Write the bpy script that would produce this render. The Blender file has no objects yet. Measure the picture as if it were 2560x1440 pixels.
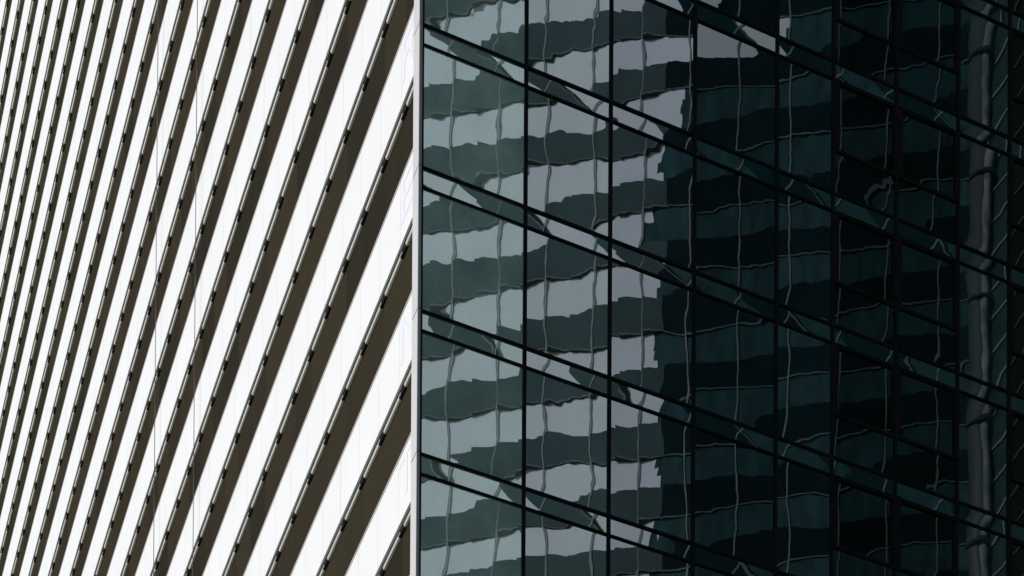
import bpy, bmesh, math, random
from mathutils import Vector, Matrix
random.seed(7)
R = math.radians
scene = bpy.context.scene
COL = scene.collection

# ------------------------------------------------------------------ camera
CAM_Z = 1.7
cam_d = bpy.data.cameras.new("camera")
cam = bpy.data.objects.new("camera", cam_d)
COL.objects.link(cam)
cam_d.sensor_width = 36.0
cam_d.lens = 5480.0 * 36.0 / 2560.0
cam_d.shift_y = 4697.0 / 2560.0            # rising-front (architectural) shift
cam_d.clip_start = 0.5
cam_d.clip_end = 6000.0
cam.matrix_world = (Matrix.Translation((0, 0, CAM_Z)) @ Matrix.Rotation(R(90) + 0.0124, 4, 'X')
                    @ Matrix.Rotation(0.00623, 4, 'Z'))
scene.camera = cam

# ------------------------------------------------------------------ sky + sun
SUN_EL, SUN_AZ = R(26.0), R(-78.0)         # azimuth measured clockwise from +Y
w = bpy.data.worlds.new("World"); scene.world = w; w.use_nodes = True
nt = w.node_tree
sky = nt.nodes.new("ShaderNodeTexSky"); sky.sky_type = 'NISHITA'; sky.sun_disc = False
sky.sun_elevation = SUN_EL; sky.sun_rotation = SUN_AZ
bg = nt.nodes["Background"]; bg.inputs[1].default_value = 0.1
nt.links.new(sky.outputs[0], bg.inputs[0])
sd = bpy.data.lights.new("sun", 'SUN'); sd.energy = 3.0; sd.angle = R(0.5); sd.color = (1.0, .98, .955)
sun = bpy.data.objects.new("sun", sd); COL.objects.link(sun)
to_sun = Vector((math.cos(SUN_EL) * math.sin(SUN_AZ), math.cos(SUN_EL) * math.cos(SUN_AZ), math.sin(SUN_EL)))
sun.rotation_euler = to_sun.to_track_quat('Z', 'Y').to_euler()
vs = scene.view_settings
vs.view_transform = 'Standard'; vs.look = 'None'; vs.gamma = 1.0; vs.use_curve_mapping = False
vs.exposure = 0.0
scene.cycles.max_bounces = 8

# ------------------------------------------------------------------ materials
def mat(name, col, rough=.6, spec=.3, metal=0.0, var=0.0, scale=1.0, bump=0.0, stretch=(1, 1, 1)):
    m = bpy.data.materials.new(name); m.use_nodes = True
    t = m.node_tree; b = t.nodes["Principled BSDF"]
    b.inputs["Base Color"].default_value = (*col, 1)
    b.inputs["Roughness"].default_value = rough
    b.inputs["Specular IOR Level"].default_value = spec
    b.inputs["Metallic"].default_value = metal
    if var > 0:
        tc = t.nodes.new("ShaderNodeTexCoord"); mp = t.nodes.new("ShaderNodeMapping")
        mp.inputs["Scale"].default_value = stretch
        t.links.new(tc.outputs["Object"], mp.inputs[0])
        nz = t.nodes.new("ShaderNodeTexNoise"); nz.inputs["Scale"].default_value = scale; nz.inputs["Detail"].default_value = 6
        t.links.new(mp.outputs[0], nz.inputs["Vector"])
        mr = t.nodes.new("ShaderNodeMapRange"); mr.inputs[1].default_value = .25; mr.inputs[2].default_value = .75
        mr.inputs[3].default_value = 1 - var; mr.inputs[4].default_value = 1 + var
        t.links.new(nz.outputs[0], mr.inputs[0])
        mx = t.nodes.new("ShaderNodeVectorMath"); mx.operation = 'SCALE'
        mx.inputs[0].default_value = col
        t.links.new(mr.outputs[0], mx.inputs["Scale"])
        t.links.new(mx.outputs[0], b.inputs["Base Color"])
    return m

def window_mat(name, col, mod, off):
    """tinted glass whose tint differs a little from module to module, with vertical streaks"""
    m = mat(name, col, rough=.7, spec=0.0)
    t = m.node_tree; b = t.nodes["Principled BSDF"]
    tc = t.nodes.new("ShaderNodeTexCoord"); oi = t.nodes.new("ShaderNodeObjectInfo")
    sx = t.nodes.new("ShaderNodeSeparateXYZ"); t.links.new(tc.outputs["Object"], sx.inputs[0])
    a = t.nodes.new("ShaderNodeMath"); a.operation = 'SUBTRACT'; a.inputs[1].default_value = off
    t.links.new(sx.outputs[1], a.inputs[0])
    d = t.nodes.new("ShaderNodeMath"); d.operation = 'DIVIDE'; d.inputs[1].default_value = mod
    t.links.new(a.outputs[0], d.inputs[0])
    f = t.nodes.new("ShaderNodeMath"); f.operation = 'FLOOR'; t.links.new(d.outputs[0], f.inputs[0])
    s = t.nodes.new("ShaderNodeMath"); s.operation = 'MULTIPLY'; s.inputs[1].default_value = 137.0
    t.links.new(oi.outputs["Random"], s.inputs[0])
    cb = t.nodes.new("ShaderNodeCombineXYZ"); t.links.new(f.outputs[0], cb.inputs[0]); t.links.new(s.outputs[0], cb.inputs[1])
    wn_ = t.nodes.new("ShaderNodeTexWhiteNoise"); wn_.noise_dimensions = '3D'; t.links.new(cb.outputs[0], wn_.inputs[0])
    nz = t.nodes.new("ShaderNodeTexNoise"); nz.inputs["Scale"].default_value = 1.6; nz.inputs["Detail"].default_value = 4
    mp = t.nodes.new("ShaderNodeMapping"); mp.inputs["Scale"].default_value = (1, 1.0, .18)
    t.links.new(tc.outputs["Object"], mp.inputs[0]); t.links.new(mp.outputs[0], nz.inputs["Vector"])
    ad = t.nodes.new("ShaderNodeMath"); ad.operation = 'MULTIPLY_ADD'; ad.inputs[1].default_value = .5
    t.links.new(nz.outputs[0], ad.inputs[0]); t.links.new(wn_.outputs[0], ad.inputs[2])
    rp = t.nodes.new("ShaderNodeValToRGB")
    e = rp.color_ramp.elements
    e[0].position = .15; e[0].color = (col[0] * .76, col[1] * .79, col[2] * .9, 1)
    e[1].position = 1.2 if False else 1.0; e[1].color = (col[0] * 1.2, col[1] * 1.17, col[2] * 1.12, 1)
    t.links.new(ad.outputs[0], rp.inputs[0]); t.links.new(rp.outputs[0], b.inputs["Base Color"])
    return m

def glass_mat(name, refl, body):
    """dark coated glazing: a sharp tinted reflection over a dark body"""
    m = bpy.data.materials.new(name); m.use_nodes = True
    t = m.node_tree; t.nodes.clear()
    out = t.nodes.new("ShaderNodeOutputMaterial"); add = t.nodes.new("ShaderNodeAddShader")
    g = t.nodes.new("ShaderNodeBsdfGlossy"); g.inputs["Color"].default_value = (*refl, 1); g.inputs["Roughness"].default_value = 0.004
    d = t.nodes.new("ShaderNodeBsdfDiffuse"); d.inputs["Color"].default_value = (*body, 1)
    tc = t.nodes.new("ShaderNodeTexCoord"); nz = t.nodes.new("ShaderNodeTexNoise")
    nz.inputs["Scale"].default_value = .8; nz.inputs["Detail"].default_value = 3
    t.links.new(tc.outputs["Object"], nz.inputs["Vector"])
    mr = t.nodes.new("ShaderNodeMapRange"); mr.inputs[1].default_value = .3; mr.inputs[2].default_value = .7
    mr.inputs[3].default_value = .55; mr.inputs[4].default_value = 1.45
    t.links.new(nz.outputs[0], mr.inputs[0])
    v = t.nodes.new("ShaderNodeVectorMath"); v.operation = 'SCALE'; v.inputs[0].default_value = body
    oi = t.nodes.new("ShaderNodeObjectInfo"); ma = t.nodes.new("ShaderNodeMath"); ma.operation = 'MULTIPLY_ADD'
    ma.inputs[1].default_value = .8; ma.inputs[2].default_value = .6; t.links.new(oi.outputs["Random"], ma.inputs[0])
    mm = t.nodes.new("ShaderNodeMath"); mm.operation = 'MULTIPLY'
    t.links.new(ma.outputs[0], mm.inputs[0]); t.links.new(mr.outputs[0], mm.inputs[1])
    t.links.new(mm.outputs[0], v.inputs["Scale"]); t.links.new(v.outputs[0], d.inputs["Color"])
    t.links.new(g.outputs[0], add.inputs[0]); t.links.new(d.outputs[0], add.inputs[1]); t.links.new(add.outputs[0], out.inputs[0])
    return m

MOD, OFF = 1.784, 1.576
M_WHITE = mat("white_panel", (.785, .795, .805), .5, .1, var=.025, scale=.35)
M_SILL = mat("beige_sill", (.37, .32, .295), .5, .3)
M_BLACK = mat("black_gasket", (.004, .005, .005), .6, .2)
M_DRIP = mat("pale_drip_tray", (.70, .72, .65), .5, .3, var=.1, scale=2.0)
M_BROWN = window_mat("brown_glazing", (.0345, .0305, .0208), MOD, OFF)
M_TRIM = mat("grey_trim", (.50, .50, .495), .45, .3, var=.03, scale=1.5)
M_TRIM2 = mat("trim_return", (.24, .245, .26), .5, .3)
M_CORE = mat("core_wall", (.02, .02, .02), .8, .1)
M_MULL = mat("black_mullion", (.005, .0045, .005), .6, .08)
M_LETTER = mat("lilac_letter", (.69, .71, .80), .5, .3)
M_CABLE = mat("steel_cable", (.16, .14, .13), .6, .2)
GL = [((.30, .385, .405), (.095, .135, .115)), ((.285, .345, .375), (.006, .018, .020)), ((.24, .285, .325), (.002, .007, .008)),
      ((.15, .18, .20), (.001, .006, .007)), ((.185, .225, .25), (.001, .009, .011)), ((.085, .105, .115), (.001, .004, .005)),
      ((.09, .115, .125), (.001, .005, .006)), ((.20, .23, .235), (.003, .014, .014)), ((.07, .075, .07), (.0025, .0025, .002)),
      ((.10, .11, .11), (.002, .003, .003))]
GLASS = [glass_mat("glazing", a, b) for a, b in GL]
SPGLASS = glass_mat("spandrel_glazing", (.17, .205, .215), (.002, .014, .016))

# ------------------------------------------------------------------ mesh helpers
class MB:
    def __init__(s): s.v, s.f = [], []
    def box(s, x0, x1, y0, y1, z0, z1):
        b = len(s.v)
        s.v += [(x, y, z) for x in (x0, x1) for y in (y0, y1) for z in (z0, z1)]
        s.f += [tuple(b + i for i in q) for q in ((0, 1, 3, 2), (4, 6, 7, 5), (0, 4, 5, 1), (2, 3, 7, 6), (0, 2, 6, 4), (1, 5, 7, 3))]
        return s
    def prism_y(s, prof, y0, y1):
        """profile in (x,z) swept along y"""
        b = len(s.v); n = len(prof)
        s.v += [(x, y0, z) for x, z in prof] + [(x, y1, z) for x, z in prof]
        s.f += [(b + i, b + (i + 1) % n, b + n + (i + 1) % n, b + n + i) for i in range(n)]
        s.f += [tuple(b + i for i in range(n))[::-1], tuple(b + n + i for i in range(n))]
        return s
    def cyl(s, cx, cy, r, z0, z1, n=24):
        b = len(s.v)
        for z in (z0, z1):
            s.v += [(cx + r * math.cos(2 * math.pi * i / n), cy + r * math.sin(2 * math.pi * i / n), z) for i in range(n)]
        s.f += [(b + i, b + (i + 1) % n, b + n + (i + 1) % n, b + n + i) for i in range(n)]
        s.f += [tuple(b + i for i in range(n))[::-1], tuple(b + n + i for i in range(n))]
        return s
    def build(s, name, m, parent=None, loc=(0, 0, 0), smooth=False, fix=True):
        me = bpy.data.meshes.new(name); me.from_pydata(s.v, [], s.f); me.update()
        if fix:
            bm = bmesh.new(); bm.from_mesh(me); bmesh.ops.recalc_face_normals(bm, faces=bm.faces); bm.to_mesh(me); bm.free()
        me.materials.append(m)
        if smooth:
            for p in me.polygons: p.use_smooth = True
        o = bpy.data.objects.new(name, me); COL.objects.link(o)
        o.location = loc
        if parent: o.parent = parent
        return o

def tag(o, label=None, cat=None, group=None, kind=None):
    if label: o["label"] = label
    if cat: o["category"] = cat
    if group: o["group"] = group
    if kind: o["kind"] = kind
    return o
def empty(name, loc, rz=0.0):
    o = bpy.data.objects.new(name, None); COL.objects.link(o); o.location = loc; o.rotation_euler = (0, 0, rz); return o

# ------------------------------------------------------------------ ground
g = MB(); g.v = [(-3000, -3000, 0), (3000, -3000, 0), (3000, 3000, 0), (-3000, 3000, 0)]; g.f = [(0, 1, 2, 3)]
tag(g.build("ground", mat("plaza_paving", (.32, .31, .29), .8, .2, var=.2, scale=.1)), kind="structure")

# ------------------------------------------------------------------ the office tower
# local frame: origin at the corner on the ground, +x along the dark glass wall, +y along the striped wall
CX, CY, AZ = -2.8985, 59.8928, 0.39308
tower = tag(empty("office_tower", (CX, CY, 0), AZ),
            "tall office tower with a white and brown striped face beside a dark mirrored glass face", "building")
H0 = CAM_Z
TOP = 168.0
# core behind both skins
MB().box(.6, 60, .6, 100, 0, TOP - .5).build("core_wall", M_CORE, tower)
MB().box(-.05, 60.2, .01, 100.2, TOP, TOP + .8).build("roof", M_TRIM, tower)

# ---- striped face: storeys of 4 m; panel bottom of storey 0 at zc
zc = 63.07 + H0
NMOD = 54
Y0, Y1 = .485, OFF + MOD * 52
GAP = 2.11             # visible window height between panels
LIP = .13              # depth of the panel ahead of the glazing
rs = random.Random(11)
seams = [OFF + MOD * i for i in range(0, 53)]
for k in range(-15, 26):
    zb = zc + 4 * k
    if zb + 2 > TOP: break
    band = MB(); ys = [Y0] + seams
    for a, b in zip(ys[:-1], ys[1:]):
        gp = .006 if rs.random() < .93 else .013
        band.box(0, .12, a + gp, b - .006, zb, zb + 4 - GAP - .03)
    B = band.build("white_band", M_WHITE, tower)
    MB().box(.05, .5, Y0, Y1, zb + .01, zb + 4 - GAP - .10).build("backing", M_CORE, B)
    # dark gasket just under the panel, and the sloping pale tray split by brackets
    gk = MB().box(.006, .11, Y0, Y1, zb - .135, zb - .002)
    for y in seams:
        y += rs.uniform(-.035, .035)
        gk.prism_y([(.008, zb - .136), (.010, zb - .145), (.070, zb - .205), (.14, zb - .205), (.14, zb - .136)], y - .29, y - .03)
        gk.prism_y([(.046, zb - .150), (.046, zb - .176), (.062, zb - .2), (.14, zb - .2), (.14, zb - .160)], y - .03, y + .16)
    gk.build("gasket", M_BLACK, B)
    tr = MB()
    for a, b in zip(ys[:-1], ys[1:]):
        tr.prism_y([(.032, zb - .1365), (.032, zb - .142), (.066, zb - .198), (.13, zb - .198), (.13, zb - .1365)], a - .035 if a > 1 else a, b - .295)
    tr.build("drip_tray", M_DRIP, B)
    # sill trim above the panel
    MB().box(.004, .13, Y0, Y1, zb + 4 - GAP + .016, zb + 4 - GAP + .08).build("sill", M_SILL, B)
    MB().box(LIP + .006, .3, Y0, Y1, zb - GAP - .05, zb - .03).build("window_band", M_BROWN, tower)

# ---- sign letters, one per storey on the first module
LET = {
 'R': [((0, 0), (.2, 1)), ((.2, .85), (.8, 1)), ((.2, .45), (.8, .6)), ((.75, .55), (1, .9)), ((.55, .3), (.75, .45)), ((.7, .12), (.9, .3)), ((.8, 0), (1.02, .15))],
 'E': [((0, 0), (.2, 1)), ((.2, .85), (1, 1)), ((.2, .43), (.9, .57)), ((.2, 0), (1, .15))],
 'N': [((0, 0), (.2, 1)), ((.8, 0), (1, 1))],
 'T': [((.4, 0), (.6, .85)), ((0, .85), (1, 1))]}
for i, ch in enumerate("RENT"):
    zb = zc - 4 * (i + 1) + .52
    m = MB(); W_, H_ = 1.1, 1.22; yr = 1.48
    for (a, b), (c, d) in LET[ch]:
        m.box(-.006, -.002, yr - c * W_, yr - a * W_, zb + b * H_, zb + d * H_)
    if ch == 'N':
        b0 = len(m.v)
        pts = [(.2, 1), (.2, .72), (.8, 0), (.8, .28)]
        m.v += [(-.005, yr - a * W_, zb + b * H_) for a, b in pts] + [(-.003, yr - a * W_, zb + b * H_) for a, b in pts]
        m.f += [(b0, b0 + 1, b0 + 2, b0 + 3), (b0 + 7, b0 + 6, b0 + 5, b0 + 4)]
    tag(m.build("sign_letter", M_LETTER, tower), "faint lilac capital %s on the white panel beside the corner" % ch)

# ---- corner trim, jointed at each storey line
ZL = 60.0518 + H0      # top line of the spandrel strip, storey 0 of the glass face
for k in range(-26, 16):
    z1 = ZL - 4 * k - .02; z0 = z1 - 3.96
    if z0 < 0 or z1 > TOP: continue
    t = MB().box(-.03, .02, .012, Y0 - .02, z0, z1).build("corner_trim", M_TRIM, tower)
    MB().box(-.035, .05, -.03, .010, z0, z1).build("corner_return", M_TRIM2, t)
MB().box(.021, .3, .09, Y0 - .02, 0, TOP - .1).build("corner_post", M_BLACK, tower)

# ---- glass face
US = [0.051, 3.1949, 5.8316, 8.5297, 11.2583, 13.1776, 15.3907, 17.6021, 19.4888, 21.6, 23.7]
MW = .095
STRIP = .555           # height of the spandrel strip
for i, u in enumerate(US):
    MB().box(u - (0 if i == 0 else MW / 2), u + (.065 if i == 0 else MW / 2), 0.0, .12, 0, TOP - .1).build("mullion", M_MULL, tower)
for k in range(-3, 7):
    for zz, hgt in ((ZL - 4 * k, .064), (ZL - 4 * k - STRIP, .05)):
        for a, b in zip(US[:-1], US[1:]):
            pass
        MB().box(US[0] + .065, US[-1], .006, .11, zz - hgt / 2, zz + hgt / 2).build("transom", M_MULL, tower)

# how each big pane bows, read as slope knots (height below the storey line, slope in mrad) at its left and right edge
BOW = {
(0, -1): [[(-3.89, -2.42), (-4.56, -1.69)], [(-1.93, 0.48), (-2.94, -1.21)]],
(0, 0): [[(-1.64, 2.78), (-2.64, 1.69), (-3.47, 1.23), (-4.07, 3.45)], [(-0.18, 2.28), (-1.04, 2.59), (-2.04, 0.85), (-3.01, 0.2)]],
(0, 1): [[(-1.01, 2.06), (-1.9, 1.86), (-2.71, 1.59), (-3.77, -0.09)], [(0.22, 0.33), (-0.51, 1.73), (-1.28, 1.88), (-2.33, 0.52), (-3.33, -1.38)]],
(0, 2): [[(-1.33, 0.58), (-2.23, -0.64), (-3.08, -0.46), (-3.95, -1.4)], [(0.19, 2.36), (-0.73, 1.18), (-1.74, 0.06), (-2.57, -0.32), (-3.63, -1.92)]],
(0, 3): [[(-0.84, -1.64), (-1.79, -3.48), (-2.62, -3.1), (-3.49, -4.11)], [(0.86, 2.77), (-0.05, 1.65), (-1.13, -0.18), (-2.03, -1.36)]],
(1, -1): [[(-2.73, 0.05), (-3.81, -1.5), (-4.49, -0.58)], [(-1.28, 1.06), (-2.42, -0.75), (-3.37, -1.93)]],
(1, 0): [[(-1.97, 1.04), (-2.8, 1.55), (-4.0, -1.9)], [(-0.73, 1.03), (-1.71, 0.41), (-2.56, 0.08)]],
(1, 1): [[(-1.16, 2.59), (-2.24, 0.93), (-3.13, 0.06), (-4.05, -0.22)], [(0.11, 3.48), (-0.87, 2.87), (-1.91, 0.79), (-3.1, -1.79)]],
(1, 2): [[(-0.61, 1.93), (-1.65, 0.5), (-2.52, -0.19), (-3.43, -0.37), (-4.39, -2.08)], [(0.53, 2.26), (-0.57, 0.52), (-1.46, -0.26), (-2.48, -1.29), (-3.17, -0.19)]],
(1, 3): [[(-0.7, -5.07), (-1.0, 0.63), (-1.87, -0.09)], [(0.66, -1.89), (-0.04, 0.26), (-0.93, -0.56)]],
(2, -1): [[(-1.3, 0.61), (-2.27, 0.1), (-3.2, -0.88), (-4.01, -0.08)], [(-0.08, -0.36), (-1.05, -0.67), (-1.76, 0.28), (-2.61, 0.96), (-3.41, 1.17)]],
(2, 0): [[(-1.71, 0.03), (-2.31, 1.89), (-3.37, 0.56), (-4.03, 1.87)], [(-0.29, 1.58), (-0.94, 3.13), (-2.06, 1.52), (-2.94, 1.03)]],
(2, 1): [[(-1.62, 3.11), (-2.81, 0.58), (-3.7, -0.19)], [(-0.45, 3.33), (-1.86, -1.07), (-2.68, -1.07)]],
(2, 2): [[(-1.39, 0.1), (-2.36, -0.48), (-3.21, -0.95), (-4.07, -0.4)], [(-0.41, -0.82), (-1.35, -0.92), (-2.25, -1.71), (-3.17, -1.59)]],
}
def interp(kn, z):
    if z >= kn[0][0]: return kn[0][1]
    for (za, ga), (zb_, gb) in zip(kn[:-1], kn[1:]):
        if z >= zb_: return ga + (gb - ga) * (z - za) / (zb_ - za)
    return kn[-1][1]

def ripple(rng, amp):
    """small roller-wave ripples: list of (kx, kz, phase, height)"""
    out = []
    for lam, am in ((2.6, .8), (1.5, .8), (.9, .7), (.55, .5), (.32, .5)):
        for _ in range(2):
            th = rng.uniform(-.9, .9) + (0 if rng.random() < .6 else math.pi / 2)
            kk = 2 * math.pi / (lam * rng.uniform(.85, 1.2))
            slope = amp * rng.uniform(.5, 1.0) * am * 1e-3
            out.append((kk * math.cos(th), kk * math.sin(th), rng.uniform(0, 6.28), slope / kk))
    return out

def wavy_pane(name, m, w_, h_, loc, hf, parent, step=.075):
    """glass sheet in the x-z plane, outward normal -y, displaced outward by hf(s, z) (z measured from its top)"""
    nx = max(3, int(w_ / step)); nz = max(3, int(h_ / step))
    mb = MB()
    for j in range(nz + 1):
        for i in range(nx + 1):
            s, z = w_ * i / nx, -h_ + h_ * j / nz
            mb.v.append((s, -hf(s, z), z))
    for j in range(nz):
        for i in range(nx):
            a = j * (nx + 1) + i
            mb.f.append((a, a + 1, a + nx + 2, a + nx + 1))
    return mb.build(name, m, parent, loc, smooth=True, fix=False)

def pane_height(rng, w_, h_, kn, ztop, amp=1.0, edge=1.0):
    rp = ripple(rng, amp)
    if kn is None:
        kn = [[(-.6 - i * .9, rng.uniform(-1.6, 1.8)) for i in range(4)], [(-.6 - i * .9, rng.uniform(-1.6, 1.8)) for i in range(4)]]
    # cumulative slope tables on a fine grid
    N = 60; dz = h_ / N
    tabs = []
    for side in (0, 1):
        acc, tab = 0.0, [0.0]
        for i in range(N):
            z = ztop - h_ + (i + .5) * dz
            gsm = sum(interp(kn[side], z + q) for q in (-.2, -.1, 0, .1, .2)) / 5
            acc += gsm * 1e-3 * dz; tab.append(acc)
        mid = tab[N // 2]; tabs.append([t - mid for t in tab])
    A, A2 = .0012 * edge * rng.uniform(.5, 1.5), .0005 * edge * rng.uniform(.2, 1.4)
    ph, tilt = rng.uniform(0, 6.28), rng.uniform(-.4, .4) * 1e-3
    def hf(s, z):
        q = (z + h_) / dz; i = min(N - 1, max(0, int(q))); fr = q - i
        t = s / w_
        hl = tabs[0][i] * (1 - fr) + tabs[0][i + 1] * fr
        hr = tabs[1][i] * (1 - fr) + tabs[1][i + 1] * fr
        hh = hl * (1 - t) + hr * t + tilt * (s - w_ / 2)
        hh += A * math.exp(-(z + h_) / .24) * (1 + .5 * math.sin(s * 2.2 + ph)) + A2 * math.exp(z / .15)
        hh -= .00022 * (math.exp(-s / .2) + math.exp(-(w_ - s) / .2))
        for kx, kz, p, a in rp: hh += a * math.sin(kx * s + kz * z + p)
        return hh
    return hf

GY = .05               # glass plane behind the mullion faces
SASH = (5, 6, 8)
for k in range(-3, 6):
    zl = ZL - 4 * k
    for c in range(len(US) - 1):
        rng = random.Random(1000 + 31 * k + c)
        x0 = US[c] + (.065 if c == 0 else MW / 2); x1 = US[c + 1] - MW / 2
        wd_ = x1 - x0
        # spandrel strip
        cv = rng.uniform(.0055, .009); cc = -STRIP / 2 + rng.uniform(-.05, .05); tl = rng.uniform(-2.5, 2.5) * 1e-3
        rps = ripple(rng, .5)
        def hs(s, z, cv=cv, cc=cc, tl=tl, rps=rps):
            return cv * (z - cc) ** 2 + tl * (z - cc) + sum(a * math.sin(kx * s + kz * z + p) for kx, kz, p, a in rps)
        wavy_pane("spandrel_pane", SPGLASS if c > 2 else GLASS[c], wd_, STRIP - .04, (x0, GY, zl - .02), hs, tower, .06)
        # vision glass
        zt = -STRIP - .03; hgt = 4 - STRIP - .07
        if c in SASH:
            h1 = hgt * .61; h2 = hgt - h1 - .09
            fr = MB(); zz = zl + zt; fw = .15 if c != 8 else .10
            fr.box(x0, x0 + fw, .012, .10, zz - h1, zz).box(x1 - fw * .5, x1, .012, .10, zz - h1, zz)
            fr.box(x0 + fw, x1 - fw * .5, .012, .10, zz - .05, zz).box(x0, x1, .010, .10, zz - h1 - .09, zz - h1)
            F = fr.build("vent_sash", M_MULL, tower)
            ti = rng.uniform(.5, 1.4)
            kn = [[(-.6, ti), (-2.8, ti + rng.uniform(-1, 1))]] * 2
            wavy_pane("sash_pane", GLASS[c], wd_ - fw * 1.5, h1 - .05, (x0 + fw, GY + .02, zz - .05), pane_height(rng, wd_ - fw * 1.5, h1 - .05, kn, zt, .38, .4), F)
            wavy_pane("glass_pane", GLASS[c], wd_, h2, (x0, GY, zz - h1 - .09), pane_height(rng, wd_, h2, None, zt - h1, .5, .5), tower)
        else:
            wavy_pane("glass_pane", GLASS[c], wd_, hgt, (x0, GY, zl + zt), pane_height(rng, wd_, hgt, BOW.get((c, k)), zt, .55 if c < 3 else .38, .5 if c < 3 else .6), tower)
# plain continuation of the glass face above and below the storeys in view, and beyond
zlo, zhi = ZL - 4 * 6 + .3, ZL + 12 + .05
MB().box(.17, 23.7, GY + .01, .3, 0, zlo - .3).build("lower_glazing", SPGLASS, tower)
MB().box(.17, 23.7, GY + .01, .3, zhi, TOP - .2).build("upper_glazing", SPGLASS, tower)
MB().box(23.8, 60, GY + .01, .3, 0, TOP - .2).build("far_glazing", SPGLASS, tower)

# ------------------------------------------------------------------ cables hanging in front of the striped face
ca, sa = math.cos(AZ), math.sin(AZ)
def tw(x, y, z): return (CX + ca * x - sa * y, CY + sa * x + ca * y, z)
for s, lab in ((31.2, "thin dark maintenance cable hanging before the striped face, the one farther from the corner"),
               (24.6, "thin dark maintenance cable hanging before the striped face, the one nearer the corner")):
    o = MB().cyl(0, 0, .014, 0.02, TOP - .05, 10).build("maintenance_cable", M_CABLE, None, tw(-.2, s, 0))
    tag(o, lab, "cable", "cables hanging before the striped face")

# ------------------------------------------------------------------ the banded office block across the street (seen mirrored in the glass)
WX, WY = 59.8291, 2.1595
WAZ = math.atan2(.7976, .6032)
# local frame: +x along its facade, +y outward (towards the glass tower)
block = tag(empty("banded_office_block", (WX, WY, 0), WAZ),
            "banded office block with window bands painted with pale sky reflection and thin fins, seen mirrored in the dark glass", "building")
TOPB = 192.0
M_SKYREFL = mat("painted_sky_reflection", (.54, .545, .565), .6, .2, var=.07, scale=.25)  # pale sky mirrored in the windows, painted as a flat colour
M_DARKWIN = mat("dark_reflection_window", (.013, .038, .041), .6, .08, var=.6, scale=1.3, stretch=(1, 1, .35))  # the same windows where they mirror a dark building, painted in
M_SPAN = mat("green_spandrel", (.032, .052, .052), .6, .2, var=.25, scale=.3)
M_SPAN2 = mat("dark_spandrel", (.0025, .0075, .0075), .7, .04, var=.35, scale=.3)  # darker copy of green_spandrel; the dark reflection is put into its colour
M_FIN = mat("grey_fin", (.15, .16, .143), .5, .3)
M_FIN2 = mat("dim_fin", (.13, .13, .12), .5, .3)  # dimmer copy of grey_fin for the dark end, dimness painted in
M_LEDGE2 = mat("dim_ledge", (.085, .095, .085), .6, .2)  # same dimming painted into the ledge colour
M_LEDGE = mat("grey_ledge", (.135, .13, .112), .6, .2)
M_COLM = mat("shaded_column", (.036, .04, .04), .5, .3)  # darkened base colour carries the column's shaded side
M_WING = mat("wing_wall", (.016, .035, .034), .6, .2, var=.2, scale=.4)
M_WLINE = mat("wing_fin", (.22, .21, .20), .5, .3)
zA = 141.57 + H0
AL, AR = -26.0, 30.2
MB().box(AL, AR, -20, -.3, 0, TOPB).build("block_wall", M_CORE, block)
BAY, SAW = 1.61, .25
A0 = -5.5 - BAY * 14
def sawband(x0, x1, z0, z1, d0, d1, k=1.0):
    """a band of the facade, folded in plan: every bay starts proud and runs back"""
    m = MB(); i = int(math.floor((x0 - A0) / BAY))
    while A0 + i * BAY < x1:
        a, b = max(x0, A0 + i * BAY), min(x1, A0 + (i + 1) * BAY)
        if b - a > .01:
            sw = k * SAW * (.35 + .65 * abs(math.sin(i * 12.9898 + 1.3)))
            ya, yb = (sw * (1 - (q - A0 - i * BAY) / BAY) for q in (a, b))
            n = len(m.v)
            m.v += [(x, y, z) for z in (z0, z1) for x, y in ((a, d0), (b, d0), (b, yb + d1), (a, ya + d1))]
            m.f += [tuple(n + q for q in f) for f in ((3, 2, 1, 0), (4, 5, 6, 7), (0, 1, 5, 4), (1, 2, 6, 5), (2, 3, 7, 6), (3, 0, 4, 7))]
        i += 1
    return m
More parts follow.
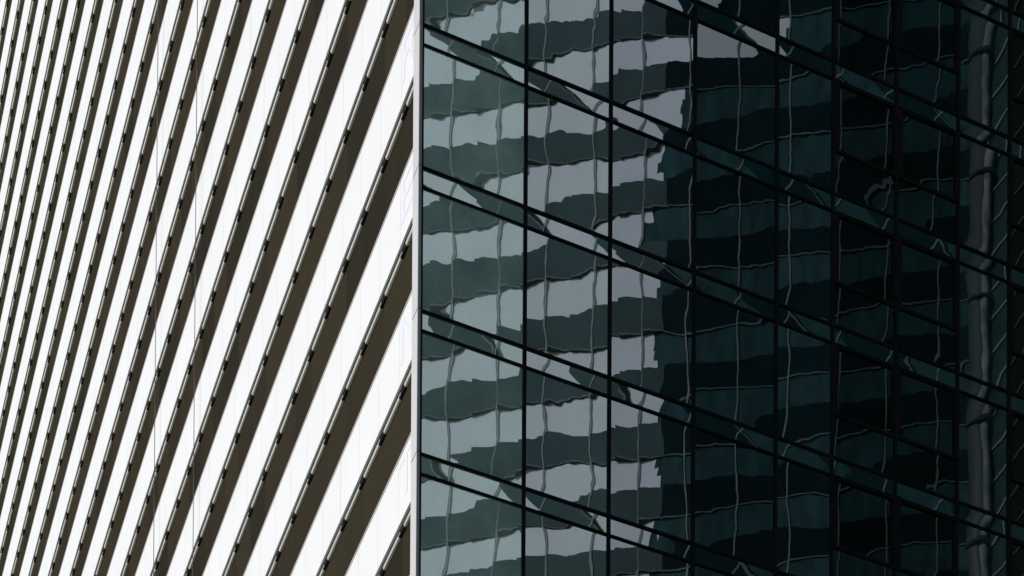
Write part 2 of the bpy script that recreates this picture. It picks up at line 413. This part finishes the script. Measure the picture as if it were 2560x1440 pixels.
for j in range(-12, 36):
    zt = zA - 4 * j; zb = zt - 2.12; zn = zt - 4
    if zt > TOPB or zn < 0: continue
    end = {-1: 22.0, 0: 17.6, 1: 10.8, 2: 9.1}.get(j + 1, 8.65 + .25 * math.sin(j * 2.3) if j > 1 else 24.0)  # painted sky reflection ends along a mirrored building's outline
    e2 = end - (.5 if j < 3 else 0)
    sawband(AL, 8.9, zb, zt - .18, -.28, .05).build("spandrel", M_SPAN, block)
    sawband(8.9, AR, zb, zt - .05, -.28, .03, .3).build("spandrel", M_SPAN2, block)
    MB().box(e2 - 2.2, AR, -.28, -.01, zn - .2, zb - .002).build("window_band", M_DARKWIN, block)
    refl_b = MB().box(AL, e2 - 1.2, -.28, .015, zn - .2, zb - .002); rj = random.Random(j)
    cut = [0, rj.uniform(.25, .4), rj.uniform(.5, .7), 1]; hh = zb - zn + .19
    for c0, c1 in zip(cut[:-1], cut[1:]):
        refl_b.box(e2 - 1.2, e2 + rj.uniform(-.5, .3), -.28, .015, zn - .2 + hh * c0, zn - .2 + hh * c1)
    refl_b.build("sky_reflection_band", M_SKYREFL, block)
    sawband(AL, 8.9, zb + .012, zb + .065, .021, .085).build("ledge", M_LEDGE, block)
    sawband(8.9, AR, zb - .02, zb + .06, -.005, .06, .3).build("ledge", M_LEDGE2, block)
a = A0
while a < AR - 1:
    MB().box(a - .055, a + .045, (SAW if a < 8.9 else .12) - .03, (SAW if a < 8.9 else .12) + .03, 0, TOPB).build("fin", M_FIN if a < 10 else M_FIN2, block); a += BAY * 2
# round column with ring joints
c_ = MB().cyl(29.3, 1.0, .74, 0, TOPB, 40).build("round_column", M_COLM, block, smooth=False)
for p in c_.data.polygons:
    if len(p.vertices) == 4: p.use_smooth = True
c2 = MB().cyl(29.62, 1.52, .27, 0, TOPB, 24).build("column_highlight", mat("painted_highlight", (.115, .117, .117), .6, .2, var=.6, scale=1.1), block)  # added half-round, no real pipe: pale streak for the column's lit side
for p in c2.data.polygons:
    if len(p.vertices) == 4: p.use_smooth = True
for i in range(24):
    z = zA - 3.3 - 8 * (i - 5)
    if 1 < z < TOPB: MB().cyl(29.4, 1.12, .86, z - .09, z + .09, 40).build("column_ring", M_CORE, block)
# projecting wing beyond the column
wing = empty("wing_root", (0, 0, 0)); COL.objects.unlink(wing); bpy.data.objects.remove(wing)
def wpt(t, off):        # along the wing wall, which comes forward from the facade
    dx, dy = math.sin(R(34)), math.cos(R(34))
    return (29.6 + dx * t - dy * off, dy * t + dx * off)
def wbox(t0, t1, o0, o1, z0, z1, mb):
    b = len(mb.v)
    for t, o in ((t0, o0), (t1, o0), (t1, o1), (t0, o1)):
        x, y = wpt(t, o); mb.v += [(x, y, z0), (x, y, z1)]
    mb.f += [(b, b + 2, b + 3, b + 1), (b + 2, b + 4, b + 5, b + 3), (b + 4, b + 6, b + 7, b + 5), (b + 6, b, b + 1, b + 7), (b, b + 6, b + 4, b + 2), (b + 1, b + 3, b + 5, b + 7)]
mb = MB(); wbox(0, 26, -8, 0, 0, TOPB, mb); mb.build("wing_wall", M_WING, block)
for i in range(90):
    z = 1 + 2.1 * i
    mb = MB(); wbox(.2, 26, .002, .12, z, z + .13, mb); mb.build("wing_fin", M_WLINE, block)
